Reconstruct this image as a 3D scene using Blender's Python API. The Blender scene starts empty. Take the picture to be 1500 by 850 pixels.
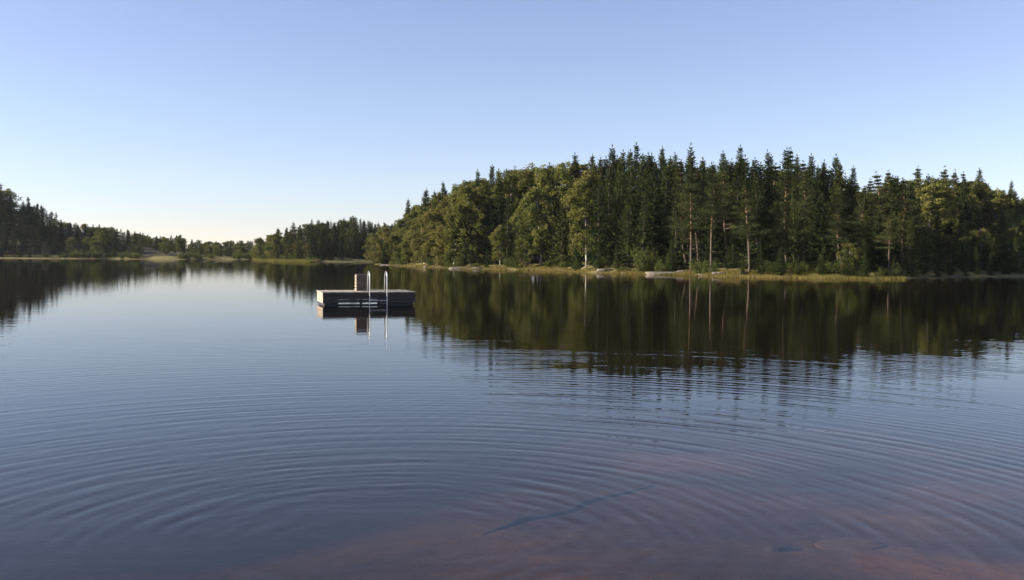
import bpy, math, random
import numpy as np
from mathutils import Matrix, Vector

random.seed(7)
RNG = np.random.default_rng(7)
sc = bpy.context.scene
COL = sc.collection
R = math.radians

# ------------------------------------------------------------------ camera
EYE = 1.65                       # eye height over the lake
F = 1410.0 / 1500.0              # focal length in picture widths
PITCH, ROLL = R(2.03), R(0.40)
cam_d = bpy.data.cameras.new('camera')
cam = bpy.data.objects.new('camera', cam_d)
COL.objects.link(cam)
cam_d.sensor_width = 36.0
cam_d.lens = 36.0 * F
cam_d.clip_start, cam_d.clip_end = 0.05, 6000
CAM_M = Matrix.Translation((0, 0, EYE)) @ Matrix.Rotation(math.pi/2 - PITCH, 4, 'X') @ Matrix.Rotation(ROLL, 4, 'Z')
cam.matrix_world = CAM_M
sc.camera = cam

# ------------------------------------------------------------------ sky and sun
SUN_EL, SUN_AZ = R(22), R(-94)   # azimuth from the view axis, negative = to the left
w = bpy.data.worlds.new('World')
sc.world = w
w.use_nodes = True
nt = w.node_tree
sky = nt.nodes.new('ShaderNodeTexSky')
sky.sky_type = 'NISHITA'
sky.sun_disc = False
sky.sun_elevation = SUN_EL
sky.sun_rotation = SUN_AZ
sky.altitude = 100
sky.air_density, sky.dust_density, sky.ozone_density = 1.0, 0.05, 4.5
bg = nt.nodes['Background']
tone = nt.nodes.new('ShaderNodeMix')
tone.data_type, tone.blend_type = 'RGBA', 'MULTIPLY'
tone.inputs[0].default_value = 1.0
tone.inputs[7].default_value = (1.09, 0.935, 1.02, 1)      # the phone camera's slightly violet white balance
nt.links.new(sky.outputs[0], tone.inputs[6])
soft = nt.nodes.new('ShaderNodeHueSaturation')
soft.inputs['Saturation'].default_value = 0.83
nt.links.new(tone.outputs[2], soft.inputs['Color'])
nt.links.new(soft.outputs[0], bg.inputs[0])
bg.inputs[1].default_value = 0.057
sd = bpy.data.lights.new('sun', 'SUN')
sd.energy = 5.0
sd.angle = R(0.5)
sd.color = (1.0, 0.86, 0.66)
sun = bpy.data.objects.new('sun', sd)
COL.objects.link(sun)
sdir = Vector((math.sin(SUN_AZ)*math.cos(SUN_EL), math.cos(SUN_AZ)*math.cos(SUN_EL), math.sin(SUN_EL)))
sun.rotation_euler = sdir.to_track_quat('Z', 'Y').to_euler()
vs = sc.view_settings
vs.view_transform = 'Standard'
vs.look = 'None'
vs.exposure = 1.68
vs.gamma = 1
vs.use_curve_mapping = False
sc.cycles.max_bounces = 8
sc.cycles.transparent_max_bounces = 12
sc.cycles.volume_bounces = 0

# ------------------------------------------------------------------ helpers
def ray(px, py):
    """direction of the sight line through a point of the 1500 x 850 photograph"""
    v = Vector(((px-750)/1500, (425-py)/1500, -F))
    return (CAM_M.to_3x3() @ v).normalized()

def on_water(px, py):
    d = ray(px, py)
    t = -EYE/d.z
    return (d.x*t, d.y*t)

def mesh_np(name, verts, faces, mats, smooth=False, tint=None):
    verts = np.asarray(verts, dtype=np.float32)
    me = bpy.data.meshes.new(name)
    if isinstance(faces, np.ndarray):
        n, k = faces.shape
        me.vertices.add(len(verts))
        me.vertices.foreach_set('co', verts.ravel())
        me.loops.add(n*k)
        me.loops.foreach_set('vertex_index', faces.astype(np.int32).ravel())
        me.polygons.add(n)
        me.polygons.foreach_set('loop_start', np.arange(0, n*k, k, dtype=np.int32))
        me.update(calc_edges=True)
    else:
        me.from_pydata(verts.tolist(), [], faces)
        me.update()
    if smooth:
        me.polygons.foreach_set('use_smooth', np.ones(len(me.polygons), dtype=bool))
    if tint is not None:
        a = me.attributes.new('tint', 'FLOAT', 'POINT')
        a.data.foreach_set('value', np.asarray(tint, dtype=np.float32))
    for m in (mats if isinstance(mats, (list, tuple)) else [mats]):
        me.materials.append(m)
    return me

def link(name, me, parent=None):
    o = bpy.data.objects.new(name, me)
    COL.objects.link(o)
    if parent is not None:
        o.parent = parent
    return o

def tag(o, label=None, cat=None, group=None, kind=None):
    if label: o['label'] = label
    if cat: o['category'] = cat
    if group: o['group'] = group
    if kind: o['kind'] = kind
    return o

class MB:
    """collects boxes and tubes for one mesh"""
    def __init__(self):
        self.v, self.f = [], []
    def box(self, x0, x1, y0, y1, z0, z1, bev=0.004):
        # box whose long edges are chamfered
        b = min(bev, (x1-x0)*.3, (y1-y0)*.3, (z1-z0)*.3)
        n = len(self.v)
        for (zz, i) in ((z0, b), (z0+b, 0), (z1-b, 0), (z1, b)):
            for (a, c) in ((x0+i, y0+i), (x1-i, y0+i), (x1-i, y1-i), (x0+i, y1-i)):
                self.v.append((a, c, zz))
        self.f.append((n+3, n+2, n+1, n))
        for k in range(3):
            o = n+4*k
            for j in range(4):
                self.f.append((o+j, o+(j+1) % 4, o+4+(j+1) % 4, o+4+j))
        self.f.append((n+12, n+13, n+14, n+15))
        return self
    def tube(self, pts, rad, seg=10, cap=True):
        pts = [Vector(p) for p in pts]
        rads = rad if isinstance(rad, (list, tuple)) else [rad]*len(pts)
        n0 = len(self.v)
        up = None
        for i, p in enumerate(pts):
            t = (pts[min(i+1, len(pts)-1)] - pts[max(i-1, 0)]).normalized()
            if up is None:
                up = t.orthogonal().normalized()
            up = (up - t*up.dot(t)).normalized()
            s = t.cross(up)
            for k in range(seg):
                a = 2*math.pi*k/seg
                q = p + (up*math.cos(a) + s*math.sin(a))*rads[i]
                self.v.append(tuple(q))
        for i in range(len(pts)-1):
            for k in range(seg):
                a, b = n0+i*seg+k, n0+i*seg+(k+1) % seg
                self.f.append((a, b, b+seg, a+seg))
        if cap:
            self.f.append(tuple(range(n0+seg-1, n0-1, -1)))
            e = n0+(len(pts)-1)*seg
            self.f.append(tuple(range(e, e+seg)))
        return self
    def build(self, name, mat, parent=None, smooth=False):
        me = mesh_np(name, self.v, self.f, mat, smooth)
        return link(name, me, parent)

# value noise on a plane, for land and water shapes
_perm = RNG.random((256, 256))
def noise2(x, y):
    xi, yi = np.floor(x).astype(int), np.floor(y).astype(int)
    fx, fy = x-xi, y-yi
    fx, fy = fx*fx*(3-2*fx), fy*fy*(3-2*fy)
    g = lambda a, b: _perm[a % 256, b % 256]
    return ((g(xi, yi)*(1-fx)+g(xi+1, yi)*fx)*(1-fy) + (g(xi, yi+1)*(1-fx)+g(xi+1, yi+1)*fx)*fy)*2-1

# ------------------------------------------------------------------ materials
def new_mat(name):
    m = bpy.data.materials.new(name)
    m.use_nodes = True
    m.node_tree.nodes.clear()
    return m, m.node_tree.nodes, m.node_tree.links

def ramp(N, stops):
    r = N.new('ShaderNodeValToRGB')
    e = r.color_ramp.elements
    while len(e) > 1:
        e.remove(e[-1])
    e[0].position, e[0].color = stops[0][0], (*stops[0][1], 1)
    for p, c in stops[1:]:
        k = e.new(p)
        k.color = (*c, 1)
    return r

def leaf_mat(name, dark, mid, light, trans=0.3, vary=0.12):
    m, N, L = new_mat(name)
    at = N.new('ShaderNodeAttribute'); at.attribute_name = 'tint'
    oi = N.new('ShaderNodeObjectInfo')
    mp = N.new('ShaderNodeMath'); mp.operation = 'MULTIPLY_ADD'
    mp.inputs[1].default_value = 0.5; mp.inputs[2].default_value = -0.25
    L.new(oi.outputs['Random'], mp.inputs[0])
    ad = N.new('ShaderNodeMath'); ad.operation = 'ADD'
    L.new(at.outputs['Fac'], ad.inputs[0]); L.new(mp.outputs[0], ad.inputs[1])
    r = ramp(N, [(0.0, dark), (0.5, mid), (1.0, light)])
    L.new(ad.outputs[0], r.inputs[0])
    hs = N.new('ShaderNodeHueSaturation')
    mh = N.new('ShaderNodeMath'); mh.operation = 'MULTIPLY_ADD'
    mh.inputs[1].default_value = vary*0.3; mh.inputs[2].default_value = 0.5 - vary*0.15
    wn = N.new('ShaderNodeTexWhiteNoise'); wn.noise_dimensions = '1D'
    L.new(oi.outputs['Random'], wn.inputs['W'])
    L.new(wn.outputs['Value'], mh.inputs[0]); L.new(mh.outputs[0], hs.inputs['Hue'])
    L.new(r.outputs[0], hs.inputs['Color'])
    d = N.new('ShaderNodeBsdfDiffuse'); t = N.new('ShaderNodeBsdfTranslucent')
    mx = N.new('ShaderNodeMixShader'); mx.inputs[0].default_value = trans
    L.new(hs.outputs[0], d.inputs[0]); L.new(hs.outputs[0], t.inputs[0])
    L.new(d.outputs[0], mx.inputs[1]); L.new(t.outputs[0], mx.inputs[2])
    o = N.new('ShaderNodeOutputMaterial'); L.new(mx.outputs[0], o.inputs[0])
    return m

def bark_mat(name, stops, scale=(6, 6, 2), zmix=None):
    m, N, L = new_mat(name)
    tc = N.new('ShaderNodeTexCoord'); mp = N.new('ShaderNodeMapping')
    mp.inputs['Scale'].default_value = scale
    L.new(tc.outputs['Object'], mp.inputs[0])
    n = N.new('ShaderNodeTexNoise'); n.inputs['Scale'].default_value = 2.5; n.inputs['Detail'].default_value = 6
    L.new(mp.outputs[0], n.inputs[0])
    r = ramp(N, stops); L.new(n.outputs[0], r.inputs[0])
    col = r.outputs[0]
    if zmix:
        z0, z1, c = zmix
        sx = N.new('ShaderNodeSeparateXYZ'); L.new(tc.outputs['Object'], sx.inputs[0])
        mr = N.new('ShaderNodeMapRange'); mr.inputs[1].default_value = z0; mr.inputs[2].default_value = z1
        L.new(sx.outputs[2], mr.inputs[0])
        mi = N.new('ShaderNodeMix'); mi.data_type = 'RGBA'
        L.new(mr.outputs[0], mi.inputs[0]); L.new(col, mi.inputs[6]); mi.inputs[7].default_value = (*c, 1)
        col = mi.outputs[2]
    b = N.new('ShaderNodeBsdfPrincipled'); b.inputs['Roughness'].default_value = 0.9
    L.new(col, b.inputs['Base Color'])
    bp = N.new('ShaderNodeBump'); bp.inputs['Strength'].default_value = 0.5; bp.inputs['Distance'].default_value = 0.03
    L.new(n.outputs[0], bp.inputs['Height']); L.new(bp.outputs[0], b.inputs['Normal'])
    o = N.new('ShaderNodeOutputMaterial'); L.new(b.outputs[0], o.inputs[0])
    return m

def wood_mat(name, c0, c1, c2, along='X', rough=0.75):
    m, N, L = new_mat(name)
    tc = N.new('ShaderNodeTexCoord'); mp = N.new('ShaderNodeMapping')
    mp.inputs['Scale'].default_value = (1.2, 30, 30) if along == 'X' else (30, 1.2, 30)
    L.new(tc.outputs['Object'], mp.inputs[0])
    n = N.new('ShaderNodeTexNoise'); n.inputs['Scale'].default_value = 1.5; n.inputs['Detail'].default_value = 8
    L.new(mp.outputs[0], n.inputs[0])
    n2 = N.new('ShaderNodeTexNoise'); n2.inputs['Scale'].default_value = 4; n2.inputs['Detail'].default_value = 4
    L.new(tc.outputs['Object'], n2.inputs[0])
    mi = N.new('ShaderNodeMath'); mi.operation = 'MULTIPLY_ADD'; mi.inputs[1].default_value = 0.5
    L.new(n2.outputs[0], mi.inputs[0])
    h = N.new('ShaderNodeMath'); h.operation = 'MULTIPLY'; h.inputs[1].default_value = 0.5
    L.new(n.outputs[0], h.inputs[0]); L.new(h.outputs[0], mi.inputs[2])
    r = ramp(N, [(0.3, c0), (0.5, c1), (0.7, c2)]); L.new(mi.outputs[0], r.inputs[0])
    b = N.new('ShaderNodeBsdfPrincipled'); b.inputs['Roughness'].default_value = rough
    L.new(r.outputs[0], b.inputs['Base Color'])
    bp = N.new('ShaderNodeBump'); bp.inputs['Strength'].default_value = 0.4; bp.inputs['Distance'].default_value = 0.004
    L.new(n.outputs[0], bp.inputs['Height']); L.new(bp.outputs[0], b.inputs['Normal'])
    o = N.new('ShaderNodeOutputMaterial'); L.new(b.outputs[0], o.inputs[0])
    return m

def plain_mat(name, col, rough=0.6, metal=0.0, nscale=8, namp=0.15):
    m, N, L = new_mat(name)
    tc = N.new('ShaderNodeTexCoord')
    n = N.new('ShaderNodeTexNoise'); n.inputs['Scale'].default_value = nscale; n.inputs['Detail'].default_value = 6
    L.new(tc.outputs['Object'], n.inputs[0])
    a = tuple(c*(1-namp) for c in col); z = tuple(min(1, c*(1+namp)) for c in col)
    r = ramp(N, [(0.3, a), (0.7, z)]); L.new(n.outputs[0], r.inputs[0])
    b = N.new('ShaderNodeBsdfPrincipled')
    b.inputs['Roughness'].default_value = rough; b.inputs['Metallic'].default_value = metal
    L.new(r.outputs[0], b.inputs['Base Color'])
    o = N.new('ShaderNodeOutputMaterial'); L.new(b.outputs[0], o.inputs[0])
    return m

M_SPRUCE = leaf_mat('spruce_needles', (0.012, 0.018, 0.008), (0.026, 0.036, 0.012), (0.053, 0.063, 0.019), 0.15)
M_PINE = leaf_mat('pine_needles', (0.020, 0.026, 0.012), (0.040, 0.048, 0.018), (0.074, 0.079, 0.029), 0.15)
M_BIRCH = leaf_mat('birch_leaves', (0.047, 0.056, 0.014), (0.100, 0.108, 0.029), (0.165, 0.158, 0.047), 0.30)
M_BUSH = leaf_mat('bush_leaves', (0.037, 0.054, 0.015), (0.066, 0.084, 0.024), (0.099, 0.112, 0.037), 0.35)
M_GRASS = leaf_mat('shore_grass_blades', (0.078, 0.078, 0.022), (0.133, 0.121, 0.035), (0.203, 0.168, 0.062), 0.3)
M_SPRUCE_BARK = bark_mat('spruce_bark', [(0.3, (0.040, 0.029, 0.022)), (0.7, (0.096, 0.072, 0.056))])
M_PINE_BARK = bark_mat('pine_bark', [(0.3, (0.038, 0.027, 0.021)), (0.7, (0.096, 0.067, 0.051))], zmix=(3.0, 6.5, (0.134, 0.080, 0.050)))
M_BIRCH_BARK = bark_mat('birch_bark', [(0.38, (0.028, 0.025, 0.022)), (0.46, (0.280, 0.269, 0.246)), (0.8, (0.370, 0.353, 0.325))], scale=(2, 2, 5))
M_ROCK = bark_mat('shore_rock', [(0.3, (0.038, 0.032, 0.030)), (0.5, (0.092, 0.078, 0.070)), (0.72, (0.162, 0.135, 0.113))], scale=(1, 1, 1.6))
M_DECK = wood_mat('weathered_deck', (0.102, 0.089, 0.078), (0.184, 0.163, 0.142), (0.286, 0.258, 0.225), 'Y')
M_SKIRT = wood_mat('weathered_boards_shaded', (0.017, 0.013, 0.013), (0.036, 0.029, 0.028), (0.063, 0.052, 0.048), 'X')  # same wood as the sides, with the sunless front's shade put into the colour
M_SKIRT_Y = wood_mat('weathered_boards_sunlit', (0.128, 0.102, 0.085), (0.246, 0.208, 0.170), (0.391, 0.340, 0.281), 'Y')  # paler copy of the skirt wood, sunlight on the side painted in
M_CRATE = wood_mat('planks_sunlit', (0.16, 0.115, 0.085), (0.27, 0.20, 0.15), (0.42, 0.34, 0.27), 'X')  # box wood in its lit tone, for the side panels
M_CRATE_DARK = wood_mat('planks_shaded', (0.05, 0.034, 0.028), (0.10, 0.07, 0.058), (0.17, 0.125, 0.10), 'X')  # same box wood, darkened to paint in the shade of its front
M_FLOAT = plain_mat('wet_float', (0.025, 0.026, 0.03), 0.5)
M_STEEL = plain_mat('galvanised_steel', (0.50, 0.50, 0.50), 0.36, 0.85, 20, 0.12)
M_LOG = bark_mat('sodden_wood', [(0.3, (0.008, 0.008, 0.009)), (0.7, (0.02, 0.018, 0.018))])

# ------------------------------------------------------------------ the land
def poly_from_px(pts):
    return [on_water(*p) for p in pts]

PEN_PX = [(548, 387.5), (566, 388.8), (590, 390), (620, 391.2), (640, 392), (664, 393.8), (690, 394.6), (721, 395.2), (780, 396.2),
          (825, 397.4), (856, 399.8), (927, 401.6), (958, 402.6), (1003, 403.6), (1054, 405.8), (1106, 406.6), (1163, 407.6), (1219, 408.6),
          (1270, 409.3), (1322, 409.6), (1345, 408.2), (1423, 406.8), (1500, 405.6), (1600, 404.2)]
PEN = poly_from_px(PEN_PX) + [(95, 108), (140, 112), (230, 60), (420, 80), (420, 520), (60, 520), (20, 300), (-8, 235), (-16, 200), (-22, 178)]
HEAD_PX = [(368, 381.0), (385, 382.3), (415, 383.6), (452, 384.7), (470, 384.0), (510, 384.2), (556, 384.2)]
HEAD = poly_from_px(HEAD_PX) + [(-6, 214), (30, 260), (60, 520), (-75, 520), (-72, 330)]
LEFT_PX = [(-420, 376), (-250, 377.2), (-100, 378.0), (0, 378.6), (60, 379.0), (95, 379.2), (150, 379.5), (200, 379.9), (250, 380.3), (300, 380.4), (345, 380.6)]
LEFT = poly_from_px(LEFT_PX) + [(-64, 330), (-70, 520), (-700, 520), (-700, 150), (-330, 190)]
BEACH = [(-400, 60), (-150, 10), (-60, -3), (-20, 0.6), (-6, 2.2), (0, 2.6), (6, 2.3), (20, 0.8), (60, -4), (150, 5), (230, 40), (420, 70), (420, -700), (-700, -700), (-700, 140)]

def signed(poly, x, y):
    """distance to the outline, positive inside"""
    d = np.full(x.shape, 1e12)
    ins = np.zeros(x.shape, dtype=bool)
    n = len(poly)
    for i in range(n):
        ax, ay = poly[i]
        bx, by = poly[(i+1) % n]
        ex, ey = bx-ax, by-ay
        t = np.clip(((x-ax)*ex + (y-ay)*ey)/(ex*ex+ey*ey), 0, 1)
        d = np.minimum(d, (x-ax-t*ex)**2 + (y-ay-t*ey)**2)
        if ay != by:
            c = ((ay > y) != (by > y)) & (x < ex*(y-ay)/(by-ay)+ax)
            ins ^= c
    d = np.sqrt(d)
    return np.where(ins, d, -d)

def sstep(a, b, v):
    t = np.clip((v-a)/(b-a), 0.0, 1.0)
    return t*t*(3-2*t)

def ground_z(x, y):
    x = np.atleast_1d(np.asarray(x, dtype=float)); y = np.atleast_1d(np.asarray(y, dtype=float))
    wob = 0.5*noise2(x*0.35, y*0.35) + 0.22*noise2(x*1.1+40, y*1.1)
    fade = sstep(10, 40, np.hypot(x, y))
    p = signed(PEN, x, y) + wob*fade
    h = signed(HEAD, x, y) + wob*fade
    l = signed(LEFT, x, y) + wob*fade
    b = signed(BEACH, x, y) + 0.3*wob
    lump = 0.16*noise2(x*0.5, y*0.5) + 0.35*noise2(x*0.13+9, y*0.13)
    lip = lambda d, k: 0.05*np.minimum(d, 1) + k*sstep(0.3, 6.0, d)
    zp = lip(p, 0.75-0.42*sstep(17, 24, x)) + 0.055*np.maximum(p-6, 0) + sstep(28, 60, x)*0.16*np.maximum(np.minimum(p, 60)-8, 0) + lump*sstep(0.5, 4, p)
    zh = lip(h, 0.25) + 0.14*np.maximum(np.minimum(h, 60)-8, 0) + lump*sstep(1, 8, h)
    zl = lip(l, 0.5) + 0.055*np.maximum(l-14, 0)*(l < 90) + 4.18*(l >= 90) + sstep(-112, -150, x)*sstep(345, 300, y)*0.20*np.maximum(np.minimum(l, 50)-4, 0) + lump*sstep(1, 8, l)
    zb = 0.10*np.minimum(np.maximum(b, 0), 6) + 0.03*np.maximum(b-6, 0)
    land = np.where(p > 0, zp, np.where(h > 0, zh, np.where(l > 0, zl, zb)))
    s = np.maximum(np.maximum(p, h), l)
    near = np.maximum(s, b)
    deep = -np.minimum(np.where(b > s, (0.060+0.10*sstep(1.8, -3.5, x))*np.abs(b), 0.16*np.abs(s)), 5.0) - 0.02
    deep = deep + 0.05*noise2(x*0.9, y*0.9)*sstep(0.5, 4, -near)
    return np.where(near > 0, land, deep)

def gz(x, y):
    return float(ground_z(x, y)[0])

def build_ground():
    rs = [0.4]
    while rs[-1] < 900:
        rs.append(rs[-1] + max(0.15, 0.0085*rs[-1]))
    rs = np.array(rs)
    a_in = np.linspace(R(-36), R(36), 620)
    a_out = np.linspace(R(36), R(324), 150)[1:-1]
    an = np.concatenate([a_in, a_out])
    A, RR = np.meshgrid(an, rs)
    X, Y = np.sin(A)*RR, np.cos(A)*RR
    Z = ground_z(X.ravel(), Y.ravel())
    V = np.stack([X.ravel(), Y.ravel(), Z], 1)
    V = np.vstack([V, [[0, 0, gz(0, 0)]]])
    m, n = len(rs), len(an)
    i = np.arange(m-1)[:, None]*n; j = np.arange(n)[None, :]; k = (j+1) % n
    Q = np.stack([(i+j).ravel(), (i+n+j).ravel(), (i+n+k).ravel(), (i+k).ravel()], 1)[:, ::-1]
    c = len(V)-1
    T = np.stack([np.full(n, c), np.arange(n), (np.arange(n)+1) % n, (np.arange(n)+1) % n], 1)
    mt, N, L = new_mat('lake_bed_and_forest_floor')
    geo = N.new('ShaderNodeNewGeometry')
    sx = N.new('ShaderNodeSeparateXYZ'); L.new(geo.outputs['Position'], sx.inputs[0])
    def noise(scale, det=6, dist=0):
        q = N.new('ShaderNodeTexNoise'); q.inputs['Scale'].default_value = scale
        q.inputs['Detail'].default_value = det; q.inputs['Distortion'].default_value = dist
        L.new(geo.outputs['Position'], q.inputs[0]); return q
    n1, n2, n3, n4 = noise(0.55, 5, .4), noise(3.5), noise(0.22, 5), noise(1.3, 8)
    # lake bed: rust-coloured sand that gives way to dark silt, with light lost to depth baked in
    sand = ramp(N, [(0.32, (0.028, 0.020, 0.016)), (0.5, (0.075, 0.055, 0.036)), (0.70, (0.179, 0.118, 0.060))])
    L.new(n1.outputs[0], sand.inputs[0])
    mud = N.new('ShaderNodeMapRange'); mud.inputs[1].default_value = -0.80; mud.inputs[2].default_value = -0.30
    L.new(sx.outputs[2], mud.inputs[0])
    bed = N.new('ShaderNodeMix'); bed.data_type = 'RGBA'
    L.new(mud.outputs[0], bed.inputs[0]); bed.inputs[6].default_value = (0.004, 0.005, 0.005, 1); L.new(sand.outputs[0], bed.inputs[7])
    # land: straw-green grass by the water, moss and needle litter under the trees
    grass = ramp(N, [(0.3, (0.066, 0.069, 0.020)), (0.5, (0.117, 0.105, 0.035)), (0.62, (0.187, 0.152, 0.066)), (0.72, (0.257, 0.211, 0.140))])
    L.new(n4.outputs[0], grass.inputs[0])
    floor = ramp(N, [(0.3, (0.022, 0.024, 0.012)), (0.6, (0.05, 0.045, 0.024)), (0.8, (0.085, 0.065, 0.04))])
    L.new(n4.outputs[0], floor.inputs[0])
    hz = N.new('ShaderNodeMath'); hz.operation = 'MULTIPLY_ADD'; hz.inputs[1].default_value = 1.4
    L.new(n3.outputs[0], hz.inputs[0]); L.new(sx.outputs[2], hz.inputs[2])
    up = N.new('ShaderNodeMapRange'); up.inputs[1].default_value = 1.3; up.inputs[2].default_value = 1.9
    L.new(hz.outputs[0], up.inputs[0])
    land = N.new('ShaderNodeMix'); land.data_type = 'RGBA'
    L.new(up.outputs[0], land.inputs[0]); L.new(grass.outputs[0], land.inputs[6]); L.new(floor.outputs[0], land.inputs[7])
    wl = N.new('ShaderNodeMapRange'); wl.inputs[1].default_value = -0.02; wl.inputs[2].default_value = 0.06
    L.new(sx.outputs[2], wl.inputs[0])
    al = N.new('ShaderNodeMix'); al.data_type = 'RGBA'
    L.new(wl.outputs[0], al.inputs[0]); L.new(bed.outputs[2], al.inputs[6]); L.new(land.outputs[2], al.inputs[7])
    b = N.new('ShaderNodeBsdfPrincipled'); b.inputs['Roughness'].default_value = 0.95
    b.inputs['Specular IOR Level'].default_value = 0.15
    L.new(al.outputs[2], b.inputs['Base Color'])
    bp = N.new('ShaderNodeBump'); bp.inputs['Strength'].default_value = 0.6; bp.inputs['Distance'].default_value = 0.08
    L.new(n2.outputs[0], bp.inputs['Height']); L.new(bp.outputs[0], b.inputs['Normal'])
    o = N.new('ShaderNodeOutputMaterial'); L.new(b.outputs[0], o.inputs[0])
    me = mesh_np('ground', V, np.vstack([Q]), mt, True)
    tag(link('ground', me), kind='structure')

build_ground()

# ------------------------------------------------------------------ the water
def build_water():
    cx, cy = -0.75, 5.6           # something has just dropped in here: rings run out over the calm lake
    rs = [0.0005, 0.025, 0.05]
    while rs[-1] < 24:
        rs.append(rs[-1] + (0.026 if rs[-1] < 13 else 0.042))
    while rs[-1] < 880:
        rs.append(rs[-1]*1.03)
    rs = np.array(rs)
    a = np.linspace(0, 2*math.pi, 841)[:-1] - math.pi
    A, RR = np.meshgrid(a, rs)
    X, Y = cx+np.sin(A)*RR, cy+np.cos(A)*RR
    sx, sy = np.sin(A), np.cos(A)
    # rings: packets of different wavelengths whose strength drifts round the circle
    n = lambda f, g, o: noise2(RR*f+o, A*g+o*3.1)
    wob = 0.08*n(0.30, 2.2, 5) + 0.018*n(0.9, 7.0, 8)
    H = np.zeros_like(RR)
    crest = lambda q: np.sin(q) + 0.28*np.cos(2*q)            # narrow crests, wide troughs
    for lam, amp, f, g, o in ((0.31, 0.50, 0.6, 3, 11), (0.23, 0.60, 0.8, 4, 23), (0.42, 0.30, 0.5, 2.5, 37), (0.175, 0.50, 1.0, 6, 51), (0.135, 0.30, 1.2, 10, 61), (0.108, 0.15, 1.5, 13, 71)):
        e = np.clip(0.35 + 1.25*n(f, g, o), 0.03, 1.5)
        H += amp*e*crest(2*np.pi*(RR+wob)/lam + 1.5*n(0.1, 2, o+2))
    H *= 0.0021/np.sqrt(RR+1.0)*sstep(0.2, 1.6, RR)
    H *= 1 + 0.7*sstep(R(10), R(70), A)*sstep(R(150), R(110), A)
    # the rings have run out to about 20 m, a bit farther towards the right
    lim = 12.5 + 4.0*sstep(R(-14), R(24), A)
    H *= 1 - 0.88*sstep(0, 6, RR-lim)
    H *= 1 - sstep(16.5, 23.5, RR)
    # a second, weaker ring set crossing from the right, plus slow swell
    R2 = np.hypot(X-7.5, Y-6.0)
    H += 0.0006/np.sqrt(R2+1)*np.sin(2*np.pi*(R2+0.2*noise2(X*.4, Y*.4))/0.23)*np.clip(.4+noise2(X*.25+3, Y*.25), 0, 1)*(1-sstep(10, 18, R2))*(1-sstep(16, 23, RR))
    H += 0.0004*noise2(X*1.1, Y*2.0)*(1-sstep(13, 23, RR))
    V = np.stack([X.ravel(), Y.ravel(), H.ravel()], 1)
    m, k = len(rs), len(a)
    i = np.arange(m-1)[:, None]*k; j = np.arange(k)[None, :]; q = (j+1) % k
    Q = np.stack([(i+j).ravel(), (i+q).ravel(), (i+k+q).ravel(), (i+k+j).ravel()], 1)
    mt, N, L = new_mat('lake_water')
    geo = N.new('ShaderNodeNewGeometry')
    mp = N.new('ShaderNodeMapping'); mp.inputs['Scale'].default_value = (0.8, 2.2, 1)
    L.new(geo.outputs['Position'], mp.inputs[0])
    n1 = N.new('ShaderNodeTexNoise'); n1.inputs['Scale'].default_value = 1.4; n1.inputs['Detail'].default_value = 3
    L.new(mp.outputs[0], n1.inputs[0])
    bp = N.new('ShaderNodeBump'); bp.inputs['Strength'].default_value = 1.0; bp.inputs['Distance'].default_value = 0.0022
    L.new(n1.outputs[0], bp.inputs['Height'])
    fr = N.new('ShaderNodeFresnel'); fr.inputs['IOR'].default_value = 1.333
    L.new(bp.outputs[0], fr.inputs['Normal'])
    # light is not bent at this thin surface, so both of its sides let the same share through
    ior = N.new('ShaderNodeMapRange'); ior.inputs[3].default_value = 1.333; ior.inputs[4].default_value = 1/1.333
    L.new(geo.outputs['Backfacing'], ior.inputs[0]); L.new(ior.outputs[0], fr.inputs['IOR'])
    g = N.new('ShaderNodeBsdfGlossy'); g.inputs['Roughness'].default_value = 0.0
    L.new(bp.outputs[0], g.inputs['Normal'])
    t = N.new('ShaderNodeBsdfTransparent'); t.inputs[0].default_value = (0.56, 0.445, 0.38, 1)   # brown peaty lake water
    mx = N.new('ShaderNodeMixShader')
    L.new(fr.outputs[0], mx.inputs[0]); L.new(t.outputs[0], mx.inputs[1]); L.new(g.outputs[0], mx.inputs[2])
    o = N.new('ShaderNodeOutputMaterial'); L.new(mx.outputs[0], o.inputs[0])
    me = mesh_np('water', V, Q, mt, True)
    tag(link('water', me), kind='structure')

build_water()

# ------------------------------------------------------------------ air
def build_haze():
    m, N, L = new_mat('morning_haze')
    v = N.new('ShaderNodeVolumePrincipled')
    v.inputs['Color'].default_value = (0.80, 0.88, 1.0, 1)
    v.inputs['Density'].default_value = HAZE
    v.inputs['Anisotropy'].default_value = 0.0
    o = N.new('ShaderNodeOutputMaterial'); L.new(v.outputs[0], o.inputs['Volume'])
    s, z0, z1 = 1000, -6.6, 75
    vv = [(x, y, z) for z in (z0, z1) for x, y in ((-s, -s), (s, -s), (s, s), (-s, s))]
    ff = [(3, 2, 1, 0), (4, 5, 6, 7), (0, 1, 5, 4), (1, 2, 6, 5), (2, 3, 7, 6), (3, 0, 4, 7)]
    h = link('haze', mesh_np('haze', vv, ff, m))
    tag(h, kind='stuff')
HAZE = 0.00006
build_haze()

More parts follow.
